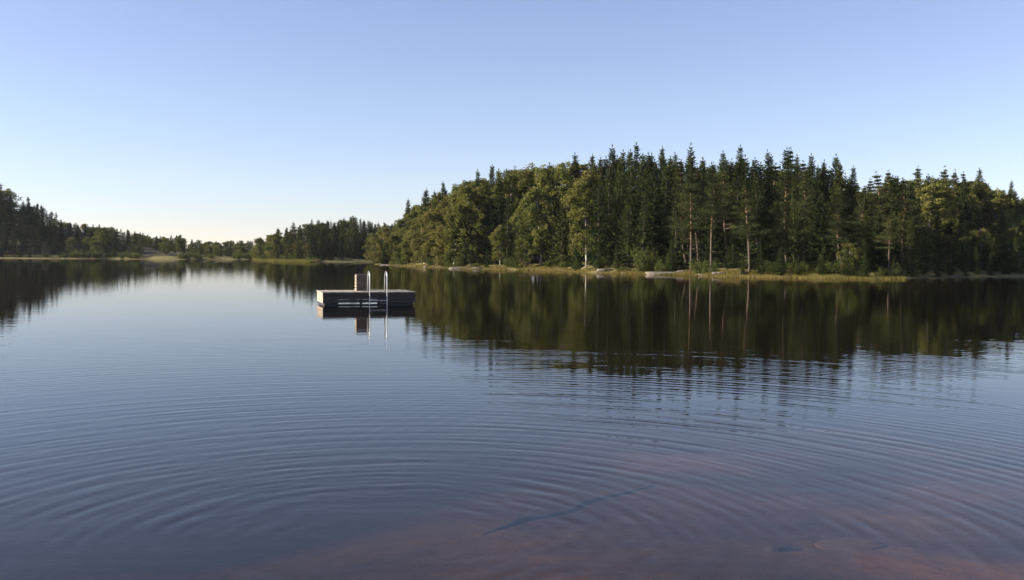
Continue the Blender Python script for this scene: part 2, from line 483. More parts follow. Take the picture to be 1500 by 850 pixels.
# ------------------------------------------------------------------ the swimming raft
def build_raft():
    W, D, TOP = 3.03, 1.8, 0.44
    root = bpy.data.objects.new('swimming_raft', None)
    COL.objects.link(root)
    fx, fy = on_water(473, 448.0)
    root.location = (fx, fy, 0)
    root.rotation_euler = (0, 0, R(17.5))
    tag(root, 'grey wooden swimming raft with a steel ladder floating on the calm lake', 'raft')
    mb = MB()                                           # deck of planks running front to back
    nb = 22
    for k in range(nb):
        x0 = -0.02 + k*(W+0.04)/nb
        dz = random.uniform(-0.003, 0.003)
        mb.box(x0+0.004, x0+(W+0.04)/nb-0.004, -0.025, D+0.025, TOP-0.036+dz, TOP+dz)
    mb.build('deck', M_DECK, root)
    def skirt(along, x0, x1, y0, y1, z0, mat, n=3):
        q = MB()
        h = (TOP-0.038-z0)/n
        for k in range(n):
            j = random.uniform(-0.003, 0.003)
            if along == 'X':
                q.box(x0, x1, y0+j, y1+j, z0+k*h+0.0045, z0+(k+1)*h-0.0045)
            else:
                q.box(x0+j, x1+j, y0, y1, z0+k*h+0.0045, z0+(k+1)*h-0.0045)
        q.build('side_boards', mat, root)
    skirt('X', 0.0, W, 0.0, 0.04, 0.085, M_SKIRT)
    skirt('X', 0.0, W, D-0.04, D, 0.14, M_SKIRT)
    skirt('Y', 0.0, 0.04, 0.045, D-0.045, 0.07, M_SKIRT_Y)
    skirt('Y', W-0.04, W, 0.045, D-0.045, 0.085, M_SKIRT_Y)
    MB().box(0.05, W-0.05, 0.06, 0.16, -0.10, 0.038, 0.01).build('beam', M_FLOAT, root)
    for x0, x1 in ((0.06, 0.52), (2.12, 2.97)):
        q = MB(); q.box(x0, x1, 0.17, D-0.06, -0.22, 0.36, 0.03); q.build('float', M_FLOAT, root)
    for x in (1.20, 1.78):
        MB().box(x, x+0.08, 0.06, 0.14, 0.0395, TOP-0.04).build('post', M_FLOAT, root)
    for y in (0.6, 1.3):
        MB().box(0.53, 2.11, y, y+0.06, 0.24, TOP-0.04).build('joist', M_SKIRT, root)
    # bathing ladder: two bent handrails and rungs
    for x in (1.50, 2.07):
        pts = [(x, 0.36, TOP), (x, 0.345, TOP+0.30)]
        for k in range(9):
            a = math.pi*k/8
            pts.append((x, 0.13+0.195*math.cos(a)*(1 if k < 4 else 1), TOP+0.53+0.13*math.sin(a)))
        pts += [(x, -0.075, TOP+0.28), (x, -0.085, TOP), (x, -0.085, 0.0), (x, -0.085, -0.62)]
        MB().tube(pts, 0.017, 12).build('handrail', M_STEEL, root, True)
        MB().box(x-0.05, x+0.05, 0.30, 0.42, TOP+0.004, TOP+0.014).build('foot_plate', M_STEEL, root)
    for z in (0.155, -0.10, -0.36):
        MB().tube([(1.51, -0.085, z), (2.06, -0.085, z)], 0.017, 10).build('rung', M_STEEL, root, True)
    # slatted box standing at the back of the deck
    bx = bpy.data.objects.new('wooden_box', None)
    COL.objects.link(bx)
    bw, bd, bh = 0.46, 0.40, 0.54
    bx.matrix_world = Matrix.Translation((fx, fy, 0)) @ Matrix.Rotation(R(17.5), 4, 'Z') @ Matrix.Translation((1.22, 0.95, TOP+0.004))
    tag(bx, 'slatted wooden box standing on the raft deck beside the ladder handrails', 'box')
    h = bh/5
    for y, nm in ((0.0, 'front_panel'), (bd-0.025, 'back_panel')):
        q = MB()
        for k in range(5):
            q.box(0.0, bw, y, y+0.025, k*h+0.004, (k+1)*h-0.012)
        q.build(nm, M_CRATE_DARK, bx)
    for x in (0.0, bw-0.025):
        q = MB()
        for k in range(5):
            q.box(x, x+0.025, 0.028, bd-0.028, k*h+0.004, (k+1)*h-0.022)
        q.build('side_panel', M_CRATE, bx)
    for x in (0.028, bw-0.068):
        for y in (0.028, bd-0.068):
            MB().box(x, x+0.04, y, y+0.04, 0.0, bh-0.016).build('corner_post', M_CRATE_DARK, bx)
    MB().box(0.01, bw-0.01, 0.01, bd-0.01, bh-0.008, bh+0.014).build('lid', M_CRATE_DARK, bx)

build_raft()

# ------------------------------------------------------------------ tree kinds
class Leaves:
    """many small kite-shaped faces for one crown"""
    def __init__(self):
        self.p, self.u, self.s, self.t = [], [], [], []
    def add(self, p, u, s, t):
        self.p.append(p); self.u.append(u); self.s.append(s); self.t.append(t)
    def arrays(self, rng):
        p = np.array(self.p); u = np.array(self.u); s = np.array(self.s); t = np.array(self.t)
        ul = np.linalg.norm(u, axis=1, keepdims=True)
        r = rng.normal(size=u.shape)
        v = np.cross(u, r); v /= np.linalg.norm(v, axis=1, keepdims=True)+1e-9
        v *= s[:, None]
        V = np.stack([p, p+u*0.45+v, p+u, p+u*0.45-v], 1).reshape(-1, 3)
        Q = np.arange(len(V)).reshape(-1, 4)
        return V, Q, np.repeat(t, 4)

def crown_mesh(name, lv, mat, rng):
    V, Q, T = lv.arrays(rng)
    return mesh_np(name, V, Q, mat, tint=T)

def norm(v):
    v = np.asarray(v, float)
    return v/(np.linalg.norm(v)+1e-9)

def make_spruce(seed, H=12.0, spread=0.17, dens=1.0):
    rng = np.random.default_rng(seed)
    lv = Leaves(); tr = MB()
    bend = rng.normal(size=2)*0.12
    ax = lambda z: np.array([bend[0]*math.sin(z/H*2.5), bend[1]*math.sin(z/H*2.1), z])
    n = 9
    tr.tube([ax(H*k/n) - np.array([0, 0, 0.35 if k == 0 else 0]) for k in range(n+1)], [0.15*(1-k/n)**0.8*H/12*1.1+0.012 for k in range(n+1)], 8)
    z = H*rng.uniform(0.03, 0.08)
    lean = rng.uniform(0, 6.28)
    while z < H*0.985:
        t = z/H
        prof = (1-t)**1.0*min(1, 0.6+t*3.0)
        Rz = H*spread*prof*rng.uniform(0.78, 1.15) + 0.10
        nb = int(rng.integers(5, 8)) if t < 0.92 else 4
        a0 = rng.uniform(0, 6.28)
        whorl = rng.uniform(-0.18, 0.18)
        Rz *= rng.uniform(0.8, 1.15)
        for b in range(nb):
            a = a0 + b*6.283/nb + rng.normal()*0.25
            Lb = Rz*rng.uniform(0.62, 1.18)*(1+0.12*math.cos(a-lean))
            if rng.random() < 0.06: continue
            d = np.array([math.cos(a), math.sin(a), 0.0])
            sl = 0.55*(t-0.35) - 0.15 + rng.normal()*0.06      # top shoots rise, low boughs sag
            ns = max(2, int(Lb/0.26*dens))
            tint = np.clip(0.5+whorl+rng.normal()*0.16, 0, 1)
            for k in range(ns+1):
                s = (k+0.5)/(ns+1)
                p = ax(z) + d*Lb*s + np.array([0, 0, Lb*(sl*s + 0.25*(s**2.5) - 0.10*math.sin(s*3.1))])
                side = np.array([-d[1], d[0], 0])
                ln = 0.20 + 0.40*Lb*(1-s)*0.6
                ln = min(ln, 0.75)
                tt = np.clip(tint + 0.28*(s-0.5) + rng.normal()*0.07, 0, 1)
                for sg in (-1, 1):
                    u = norm(d*0.75 + side*sg*rng.uniform(0.6, 1.0) + np.array([0, 0, rng.uniform(-0.45, 0.05)]))*ln*rng.uniform(0.8, 1.25)
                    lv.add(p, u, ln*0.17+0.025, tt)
                if rng.random() < 0.75:
                    lv.add(p, norm(d*0.3+side*rng.normal()*0.3+np.array([0, 0, -1]))*rng.uniform(0.22, 0.5)*(0.5+0.5*prof), 0.06, np.clip(tt-0.15, 0, 1))
            lv.add(p, norm(d+np.array([0, 0, 0.25]))*0.35, 0.06, min(1, tint+0.25))
        z += (0.34*(1-0.45*t))*rng.uniform(0.8, 1.25)/dens
    for k in range(6):
        a = k*1.05
        lv.add(ax(H*0.985), norm([math.cos(a)*0.25, math.sin(a)*0.25, 1])*0.45, 0.03, 0.6)
    return tr, lv, rng

def tuft(lv, rng, c, r, n, ln, wd, tint, flat=0.6, up=0.4):
    for _ in range(n):
        o = rng.normal(size=3)*np.array([1, 1, flat])*0.5*r
        u = norm(o*1.2/r + np.array([0, 0, up]) + rng.normal(size=3)*0.45)*ln*rng.uniform(0.7, 1.3)
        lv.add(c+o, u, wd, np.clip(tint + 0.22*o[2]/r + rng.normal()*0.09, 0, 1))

def make_pine(seed, H=12.0, bare=0.45):
    rng = np.random.default_rng(seed)
    lv = Leaves(); tr = MB()
    b1, b2, ph = rng.normal()*0.34, rng.normal()*0.34, rng.uniform(0, 6)
    ax = lambda z: np.array([b1*math.sin(z/H*3+ph)-b1*math.sin(ph), b2*math.sin(z/H*2.4+ph)-b2*math.sin(ph), z])
    n = 10
    tr.tube([ax(H*0.96*k/n) - np.array([0, 0, 0.35 if k == 0 else 0]) for k in range(n+1)], [0.135*(1-k/n)**0.6+0.012 for k in range(n+1)], 8)
    z = H*bare*0.3
    while z < H*0.97:
        t = z/H
        if t < bare:
            if rng.random() < 0.7:                            # dead stubs
                a = rng.uniform(0, 6.28); Ls = rng.uniform(0.4, 1.5)
                p0 = ax(z); d = np.array([math.cos(a), math.sin(a), rng.uniform(-.25, .1)])
                tr.tube([p0, p0+d*Ls*0.5, p0+d*Ls+np.array([0, 0, -0.1])], [0.028, 0.02, 0.008], 5)
                if rng.random() < 0.6:
                    tuft(lv, rng, p0+d*Ls, 0.33, 30, 0.22, 0.035, 0.4)
            z += rng.uniform(0.25, 0.6)
            continue
        s = (t-bare)/(1-bare)
        Rz = H*0.20*(min(1, 0.6+s*1.8)*(1-s)**1.05+0.02)*rng.uniform(0.5, 1.25)
        nb = int(rng.integers(4, 7))
        a0 = rng.uniform(0, 6.28)
        for b in range(nb):
            if rng.random() < 0.18: continue
            a = a0+b*6.283/nb+rng.normal()*0.35
            Lb = Rz*rng.uniform(0.4, 1.3)
            rise = 0.42*s - 0.08 + rng.normal()*0.10
            d = np.array([math.cos(a), math.sin(a), 0])
            p0 = ax(z)
            f = lambda q: p0 + d*Lb*q + np.array([0, 0, Lb*(rise*q + 0.18*q*q)])
            tr.tube([f(0), f(0.35), f(0.7), f(1)], [0.04*(1-t)+0.02, 0.03*(1-t)+.014, 0.014, 0.006], 5)
            tint = np.clip(0.5+rng.normal()*0.17, 0, 1)
            nt_ = max(1, int(Lb/0.36))
            for k in range(nt_+1):
                q = 0.38+0.62*k/nt_
                side = np.array([-d[1], d[0], 0])*rng.normal()*0.22*Lb
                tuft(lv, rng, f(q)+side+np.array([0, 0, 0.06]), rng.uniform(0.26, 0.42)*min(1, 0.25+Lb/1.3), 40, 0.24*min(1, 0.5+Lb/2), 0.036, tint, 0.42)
        z += rng.uniform(0.48, 0.82)*(1-0.45*s)
    for k in range(4):
        tuft(lv, rng, ax(H*(0.90+0.032*k)), 0.20-0.045*k, 16, 0.20, 0.03, 0.55, 1.2, 0.9)
    return tr, lv, rng

def make_birch(seed, H=12.0, wide=0.20, low=0.12):
    rng = np.random.default_rng(seed)
    lv = Leaves(); tr = MB()
    b1, b2, ph = rng.normal()*0.3, rng.normal()*0.3, rng.uniform(0, 6)
    ax = lambda z: np.array([b1*math.sin(z/H*2.6+ph)-b1*math.sin(ph), b2*math.sin(z/H*2.2+ph)-b2*math.sin(ph), z])
    n = 10
    tr.tube([ax(H*0.95*k/n) - np.array([0, 0, 0.35 if k == 0 else 0]) for k in range(n+1)], [0.13*(1-k/n)**0.7+0.012 for k in range(n+1)], 8)
    z = H*low
    while z < H*0.96:
        t = z/H
        prof = math.sin(min(1, 0.16+0.84*(t-low)/(1-low)*0.98)*math.pi*0.96)**0.7
        Rz = H*wide*prof*rng.uniform(0.65, 1.2)+0.25
        a = rng.uniform(0, 6.28)
        d = np.array([math.cos(a), math.sin(a), 0])
        p0 = ax(z*0.93)
        up = rng.uniform(0.55, 1.0)
        f = lambda q: p0 + d*Rz*q + np.array([0, 0, Rz*(up*q - 0.45*q**3)])
        tr.tube([f(0), f(0.4), f(0.75), f(1)], [0.035*(1-t)+0.012, 0.02*(1-t)+.009, 0.009, 0.004], 5)
        base = np.clip(0.5+rng.normal()*0.22, 0, 1)
        nc = max(2, int(Rz/0.34))
        for k in range(nc+1):
            q = 0.25+0.8*k/nc
            c = f(q)+rng.normal(size=3)*0.16
            tint = np.clip(base+rng.normal()*0.1, 0, 1)
            nl = int(rng.integers(26, 44))
            drop = rng.uniform(0.35, 0.9)*(0.5+0.5*q)
            for _ in range(nl):
                h = rng.random()
                o = np.array([rng.normal()*0.17, rng.normal()*0.17, 0.15-drop*h])
                u = norm(rng.normal(size=3)*0.7+np.array([0, 0, -0.5]))*rng.uniform(0.15, 0.27)
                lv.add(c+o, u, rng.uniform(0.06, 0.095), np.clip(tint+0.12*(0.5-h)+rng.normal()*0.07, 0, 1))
        z += H*0.0125*rng.uniform(0.6, 1.3)
    return tr, lv, rng

def make_bush(seed):
    rng = np.random.default_rng(seed)
    lv = Leaves()
    for _ in range(26):
        a = rng.uniform(0, 6.28); r = 0.75*math.sqrt(rng.random()); 
        top = 1.0*(1-0.5*r*r)*rng.uniform(0.55, 1.1)
        tint = np.clip(0.5+rng.normal()*0.17, 0, 1)
        for k in range(44):
            q = rng.random()**0.7
            p = np.array([math.cos(a)*r*(0.35+0.75*q), math.sin(a)*r*(0.35+0.75*q), top*q]) + rng.normal(size=3)*0.07
            u = norm(rng.normal(size=3)*0.6+np.array([math.cos(a)*.3, math.sin(a)*.3, 0.5]))*rng.uniform(0.08, 0.16)
            lv.add(p, u, 0.03, np.clip(tint+rng.normal()*0.1, 0, 1))
    return lv, rng

KINDS = {'spruce': [], 'pine': [], 'birch': []}
for i in range(10):
    tr, lv, g = make_spruce(100+i, spread=(0.19, 0.215, 0.235, 0.2, 0.17, 0.25, 0.22, 0.16, 0.27, 0.2)[i], dens=(1, 1, 1.15, .9, 1, 1, .85, 1, 1.1, 1)[i])
    KINDS['spruce'].append((mesh_np('spruce_trunk', tr.v, tr.f, M_SPRUCE_BARK, True), crown_mesh('spruce_crown', lv, M_SPRUCE, g)))
for i in range(6):
    tr, lv, g = make_pine(200+i, bare=(0.40, 0.30, 0.24, 0.44, 0.16, 0.34)[i])
    KINDS['pine'].append((mesh_np('pine_trunk', tr.v, tr.f, M_PINE_BARK, True), crown_mesh('pine_crown', lv, M_PINE, g)))
for i in range(6):
    tr, lv, g = make_birch(300+i, wide=(0.19, 0.16, 0.22, 0.18, 0.2, 0.26)[i], low=(0.08, 0.12, 0.06, 0.15, 0.04, 0.05)[i])
    KINDS['birch'].append((mesh_np('birch_trunk', tr.v, tr.f, M_BIRCH_BARK, True), crown_mesh('birch_crown', lv, M_BIRCH, g)))
BUSHES = []
for i in range(4):
    lv, g = make_bush(400+i)
    BUSHES.append(crown_mesh('bush_leaves', lv, M_BUSH, g))

def plant(kind, x, y, h, label, group=None, cat=None, var=None, wide=1.0):
    """one tree: an Empty at its foot with trunk and crown"""
    v = random.randrange(len(KINDS[kind])) if var is None else var
    tm, cm = KINDS[kind][v]
    o = bpy.data.objects.new(kind + '_tree', None)
    COL.objects.link(o)
    s = h/12.0
    o.location = (x, y, gz(x, y)-0.05)
    o.rotation_euler = (random.uniform(-.04, .04), random.uniform(-.04, .04), random.uniform(0, 6.28))
    ws = s*wide*random.uniform(0.92, 1.1)
    if h < 6: ws *= 1.15
    o.scale = (ws, ws, s)
    tag(o, label, cat or (kind + ' tree'), group)
    link('trunk', tm, o)
    link('crown', cm, o)
    return o

def along(px, inland, poly, t0=20.0):
    """ground point on the sight line of column px, a given way behind the shore of that land"""
    d = ray(px, 376)
    d = Vector((d.x, d.y, 0)).normalized()
    ts = np.arange(t0, 700, 0.25)
    s = signed(poly, d.x*ts, d.y*ts)
    i = np.argmax(s > 0)
    t = ts[i] + inland
    return d.x*t, d.y*t, t

def height_for(px, top, x, y):
    """height of a tree at x, y whose tip shows at row top"""
    d = ray(px, top)
    k = math.hypot(x, y)/math.hypot(d.x, d.y)
    return EYE + d.z*k - gz(x, y)

def interp(pts, x):
    return float(np.interp(x, [p[0] for p in pts], [p[1] for p in pts]))

used = []
def free(x, y, r):
    for (a, b) in used:
        if (a-x)**2+(b-y)**2 < r*r:
            return False
    used.append((x, y))
    return True

# ------------------------------------------------------------------ the wooded point on the right
PEN_SKY = [(545, 345), (556, 330), (575, 335), (590, 295), (605, 310), (622, 282), (650, 275), (690, 256), (720, 248), (740, 242), (780, 240), (830, 232), (860, 230),
           (897, 222), (935, 220), (968, 224), (1011, 222), (1050, 230), (1077, 222), (1120, 228), (1165, 228), (1195, 234), (1220, 236), (1243, 255), (1265, 265), (1290, 256),
           (1330, 250), (1375, 250), (1400, 258), (1435, 256), (1460, 270), (1480, 270), (1500, 278), (1600, 290), (1700, 300)]
# trees one can tell apart: column, tip row, way behind the shore, kind, variant, width, label
STAND = [
    (557, 329, 4, 'birch', 5, 0.9, 'pale rounded birch at the very tip of the wooded point, overhanging the water'),
    (577, 340, 5, 'birch', 2, 0.8, 'short bushy birch second in from the tip of the wooded point'),
    (594, 291, 9, 'spruce', 1, 0.85, 'dark narrow spruce standing tallest near the tip of the wooded point'),
    (606, 302, 11, 'pine', 4, 0.8, 'dark ragged pine close behind the narrow spruce near the point tip'),
    (621, 276, 14, 'spruce', 2, 1.0, 'dark broad spruce rising above the pale birches near the point tip'),
    (649, 266, 17, 'spruce', 4, 0.8, 'slim dark spruce spire above the birch slope of the point'),
    (638, 280, 16, 'spruce', 0, 0.9, 'dark spruce between the broad spruce and the slim spire'),
    (618, 310, 5, 'birch', 0, 1.0, 'sunlit birch in front of the dark broad spruce near the point tip'),
    (640, 306, 6, 'birch', 3, 0.95, 'sunlit birch with visible pale stems below the slim spruce spire'),
    (665, 290, 6, 'birch', 1, 1.15, 'tall sunlit birch in the middle of the birch slope'),
    (689, 262, 8, 'birch', 4, 1.1, 'tallest sunlit birch at the upper end of the birch slope'),
    (680, 275, 12, 'birch', 2, 1.0, 'full crowned birch behind the tallest birch of the slope'),
    (699, 249, 15, 'spruce', 3, 0.9, 'dark spruce tip just behind the tallest birch'),
    (718, 242, 14, 'spruce', 0, 0.85, 'pointed spruce on the skyline where the birch slope ends'),
    (742, 238, 13, 'birch', 0, 1.0, 'yellow-green birch crown on the skyline beside the pointed spruce'),
    (765, 238, 15, 'birch', 3, 1.0, 'olive birch crown on the flat part of the skyline'),
    (793, 268, 5, 'birch', 1, 1.25, 'lone pale birch glowing in front of the dark spruce wall'),
    (762, 300, 4, 'pine', 4, 0.8, 'small olive pine beside the lone pale birch at the shore'),
    (790, 234, 14, 'birch', 2, 1.1, 'broad green birch crown on the skyline above the lone pale birch'),
    (822, 230, 14, 'birch', 4, 1.0, 'high green birch crown at the start of the spruce skyline'),
    (846, 225, 12, 'spruce', 4, 0.85, 'thin spruce tip first in the jagged spruce skyline'),
    (866, 226, 12, 'spruce', 0, 0.9, 'spruce tip second in the jagged spruce skyline'),
    (897, 212, 12, 'spruce', 2, 0.9, 'tall broad spruce tip standing clear of the jagged skyline'),
    (917, 224, 14, 'spruce', 1, 0.9, 'shorter spruce between two tall tips of the jagged skyline'),
    (937, 210, 11, 'spruce', 3, 0.85, 'tallest slender spruce tip of the jagged skyline'),
    (951, 226, 13, 'spruce', 4, 0.9, 'shorter spruce just past the tallest slender tip'),
    (968, 216, 11, 'spruce', 0, 0.85, 'slender spruce with a clear gap of sky on either side'),
    (993, 224, 10, 'spruce', 5, 0.8, 'bluish spruce beside the dense dark spruce tip'),
    (1011, 212, 11, 'spruce', 6, 0.8, 'dense dark spruce tip above the pines with bare trunks'),
    (1030, 232, 12, 'spruce', 2, 0.8, 'low spruce tip beyond the dense dark one'),
    (1052, 222, 9, 'spruce', 5, 0.9, 'olive spruce tip right of the bare pine trunks'),
    (1077, 214, 11, 'spruce', 3, 0.8, 'thin high spruce tip rising over the shore pines'),
    (1093, 228, 8, 'spruce', 6, 0.9, 'green spruce crown beside the thin high spruce tip'),
    (1122, 220, 12, 'spruce', 1, 0.75, 'small spire of spruce in the dip of the skyline'),
    (1146, 218, 9, 'spruce', 5, 0.95, 'ragged spruce top just past the small spruce spire'),
    (1166, 217, 9, 'pine', 5, 0.9, 'high pine top standing over the shaded wood'),
    (1190, 226, 9, 'spruce', 8, 0.85, 'wide spruce top standing over the shaded wood'),
    (1219, 226, 10, 'spruce', 2, 0.9, 'layered spruce on the shoulder where the skyline drops'),
    (1241, 244, 12, 'spruce', 4, 0.85, 'small spruce tip below the layered spruce on the shoulder'),
    (1012, 250, 3.5, 'pine', 0, 1.0, 'shore pine with a bare lit trunk and open horizontal boughs'),
    (1042, 254, 4, 'pine', 3, 0.95, 'shore pine with a reddish bare trunk behind the lit one'),
    (1098, 262, 3, 'pine', 5, 1.0, 'shore pine with long dead side branches low on its trunk'),
    (1163, 258, 5, 'spruce', 4, 0.6, 'small sunlit spruce catching light in the shaded wood'),
    (1284, 252, 14, 'pine', 1, 1.1, 'round topped pine where the far hillside begins'),
    (1312, 248, 18, 'pine', 2, 1.05, 'broad pine crown second along the far hillside'),
    (1340, 244, 20, 'pine', 4, 1.0, 'broad pine crown on the highest part of the far hillside'),
    (1375, 244, 22, 'pine', 0, 1.0, 'twin topped pine on the far hillside crest'),
    (1396, 248, 24, 'pine', 3, 0.8, 'thin see-through pine standing against the sky on the hillside crest'),
    (1419, 250, 24, 'pine', 5, 0.9, 'pine beside the layered lone crown on the hillside crest'),
    (1436, 247, 25, 'spruce', 5, 0.9, 'layered lone conifer dark against the sky on the hillside crest'),
    (1474, 264, 26, 'spruce', 1, 0.8, 'pointed spruce near the end of the hillside crest'),
]
for px, top, inl, kind, var, wd, lab in STAND:
    x, y, t = along(px, inl + (9 if 840 < px < 1262 and inl > 7 else 11 if px > 1325 else 0), PEN)
    used.append((x, y))
    plant(kind, x, y, height_for(px, top, x, y), lab, var=var, wide=wd)

ZONES = [(600, (('birch', .62), ('spruce', .30), ('pine', .08)), 'near the tip of the wooded point'),
         (740, (('birch', .66), ('spruce', .28), ('pine', .06)), 'on the sunlit birch slope of the point'),
         (860, (('birch', .26), ('spruce', .66), ('pine', .08)), 'in the mixed wood behind the lone birch'),
         (1000, (('birch', .05), ('spruce', .87), ('pine', .08)), 'in the spruce wall under the jagged skyline'),
         (1240, (('birch', .02), ('spruce', .52), ('pine', .46)), 'in the shaded wood behind the shore pines'),
         (9999, (('birch', .06), ('spruce', .38), ('pine', .56)), 'on the hillside past the skyline shoulder')]
def zone(px):
    for lim, mix, where in ZONES:
        if px < lim:
            return mix, where
LOOK = {'spruce': 'dark spruce', 'pine': 'olive green pine', 'birch': 'yellow-green birch'}
def pick(mix):
    r = random.random()
    for k, p in mix:
        r -= p
        if r <= 0: return k
    return mix[0][0]

def fill(poly, sky, x0, x1, rows, gap, zone_fn, maxh=18.0, minh=2.0, far=20.0):
    for inl, f0, f1 in rows:
        px = x0 + random.uniform(0, 12)
        while px < x1:
            ii = inl*random.uniform(0.75, 1.3)
            x, y, t = along(px, ii, poly, far)
            base = 376 + (px-750)*0.007 + 1410*(EYE-gz(x, y))/t
            f = random.uniform(f0, f1)
            if poly is PEN and px > 1345 and inl < 18: f = min(f, random.uniform(0.22, 0.46))
            if poly is PEN and 838 < px < 1255: f = min(f, random.uniform(0.92, 0.98))
            top = base - (base - interp(sky, px))*f
            h = height_for(px, top, x, y)
            step = gap*1410/t*random.uniform(0.75, 1.3)
            if poly is PEN and px > 1345 and inl in (19.5, 24.0):
                px += step
                continue
            if minh < h < maxh and free(x, y, gap*0.55):
                mix, where = zone_fn(px)
                k = pick(mix)
                if h < 4.2 and k == 'pine': k = 'spruce'
                v = random.choice((1, 2, 4)) if k == 'pine' and px < 1260 and poly is PEN else None
                if h < 4.2:
                    lab = f'low young {k} {where}'
                elif f < 0.72:
                    lab = f'{LOOK[k]} of middle height {where}'
                else:
                    lab = f'tall {LOOK[k]} crowded {where}'
                plant(k, x, y, h, lab, group=lab, var=v, wide=1.25 if t > 180 else 1.08)
            px += step

fill(PEN, PEN_SKY, 1085, 1330, [(1.8, 0.10, 0.34)], 2.0, zone, minh=1.0)
fill(PEN, PEN_SKY, 548, 1560, [(3.2, 0.10, 0.40), (4.8, 0.35, 0.7), (7.5, 0.60, 0.88), (11.0, 0.78, 0.96), (15.5, 0.88, 1.01), (19.5, 0.92, 1.03), (24.0, 0.86, 0.98)], 2.45, zone)
def slope_zone(px):
    return (('birch', .56), ('spruce', .26), ('pine', .18)), 'on the sunlit hillside above the shaded shore'
fill(PEN, PEN_SKY, 1255, 1350, [(22.0, 0.70, 0.90), (26.0, 0.84, 0.99), (31.0, 0.86, 1.0)], 2.2, zone, minh=1.5)
fill(PEN, PEN_SKY, 1345, 1565, [(16.0, 0.36, 0.48), (18.5, 0.42, 0.56), (21.5, 0.50, 0.66), (25.0, 0.58, 0.76), (29.0, 0.68, 0.86), (33.5, 0.8, 0.95), (38.0, 0.88, 1.0)], 2.1, slope_zone, minh=1.2)

MASS = []          # spruces of the farthest ranks, which read as one wood
def back_row(poly, sky, x0, x1, s0, s1, d0, d1, inl, mix, lab, grp, wide, far=20.0, sep=0.8):
    px = x0
    while px < x1:
        x, y, t = along(px, random.uniform(*inl), poly, far)
        top = interp(sky, px) + random.uniform(d0, d1)
        h = height_for(px, top, x, y)
        if h > 1.5 and free(x, y, sep):
            k = pick(mix)
            if k == 'spruce' and far > 100:
                MASS.append((x, y, h, random.uniform(*wide)))
                px += random.uniform(s0, s1)
                continue
            plant(k, x, y, h, lab.format(LOOK[k]), group=grp + ', ' + k, wide=random.uniform(*wide))
        px += random.uniform(s0, s1)
back_row(PEN, PEN_SKY, 838, 1250, 7, 12, 5, 18, (23, 31), (('spruce', .6), ('pine', .3), ('birch', .1)),
         '{} in the close ranks just below the jagged skyline', 'close ranks below the jagged skyline', (1.15, 1.45))
back_row(PEN, PEN_SKY, 1252, 1565, 8, 14, 3, 16, (34, 46), (('spruce', .3), ('pine', .5), ('birch', .2)),
         '{} along the crest of the sunlit hillside', 'crest of the sunlit hillside', (1.1, 1.4))

px = 842
while px < 1252:                                            # the many spruce tips between the ones singled out above
    top = interp(PEN_SKY, px) + random.uniform(-2, 13)
    x, y, t = along(px, random.uniform(16, 26), PEN)
    if free(x, y, 0.9):
        lab = 'pointed spruce tip crowded among others along the jagged skyline'
        plant('spruce', x, y, height_for(px, top, x, y), lab, group='spruce tips along the jagged skyline', wide=random.uniform(0.7, 1.0))
    px += random.uniform(8, 20)

# ------------------------------------------------------------------ the headland behind the raft
HEAD_SKY = [(366, 357), (378, 350), (390, 342), (405, 335), (425, 329), (450, 323), (480, 321), (520, 317), (545, 322), (575, 326), (620, 330)]
def head_zone(px):
    if px < 425:
        return (('birch', .35), ('spruce', .4), ('pine', .25)), 'at the sunlit end of the far headland'
    return (('birch', .06), ('spruce', .70), ('pine', .24)), 'in the shaded wood of the far headland'
for px, top, inl, kind, var, wd, lab in [
    (405, 358, 12, 'birch', 1, 0.9, 'small pale birch alone at the edge of the headland grass'),
    (380, 346, 16, 'birch', 4, 1.0, 'round birch at the outer end of the headland wood'),
    (521, 315, 22, 'pine', 2, 1.1, 'wide topped pine highest on the headland behind the raft'),
    (455, 321, 24, 'spruce', 3, 0.8, 'thin spruce tip midway along the headland skyline')]:
    x, y, t = along(px, inl, HEAD, 150)
    used.append((x, y))
    plant(kind, x, y, height_for(px, top, x, y), lab, var=var, wide=wd)
fill(HEAD, HEAD_SKY, 372, 590, [(10, 0.3, 0.55), (13, 0.45, 0.75), (17, 0.7, 0.95), (21, 0.85, 1.0), (26, 0.88, 1.02), (31, 0.9, 1.0)], 2.3, head_zone, 22, 2, 150)

back_row(HEAD, HEAD_SKY, 372, 590, 6, 10, 0, 9, (26, 40), (('spruce', .62), ('pine', .2), ('birch', .18)),
         '{} along the crest of the far headland', 'crest of the far headland', (1.3, 1.7), 150)
back_row(HEAD, HEAD_SKY, 400, 585, 9, 14, 12, 30, (17, 24), (('spruce', .62), ('pine', .28), ('birch', .1)),
         '{} on the shaded flank of the far headland', 'flank of the far headland', (1.3, 1.7), 150)

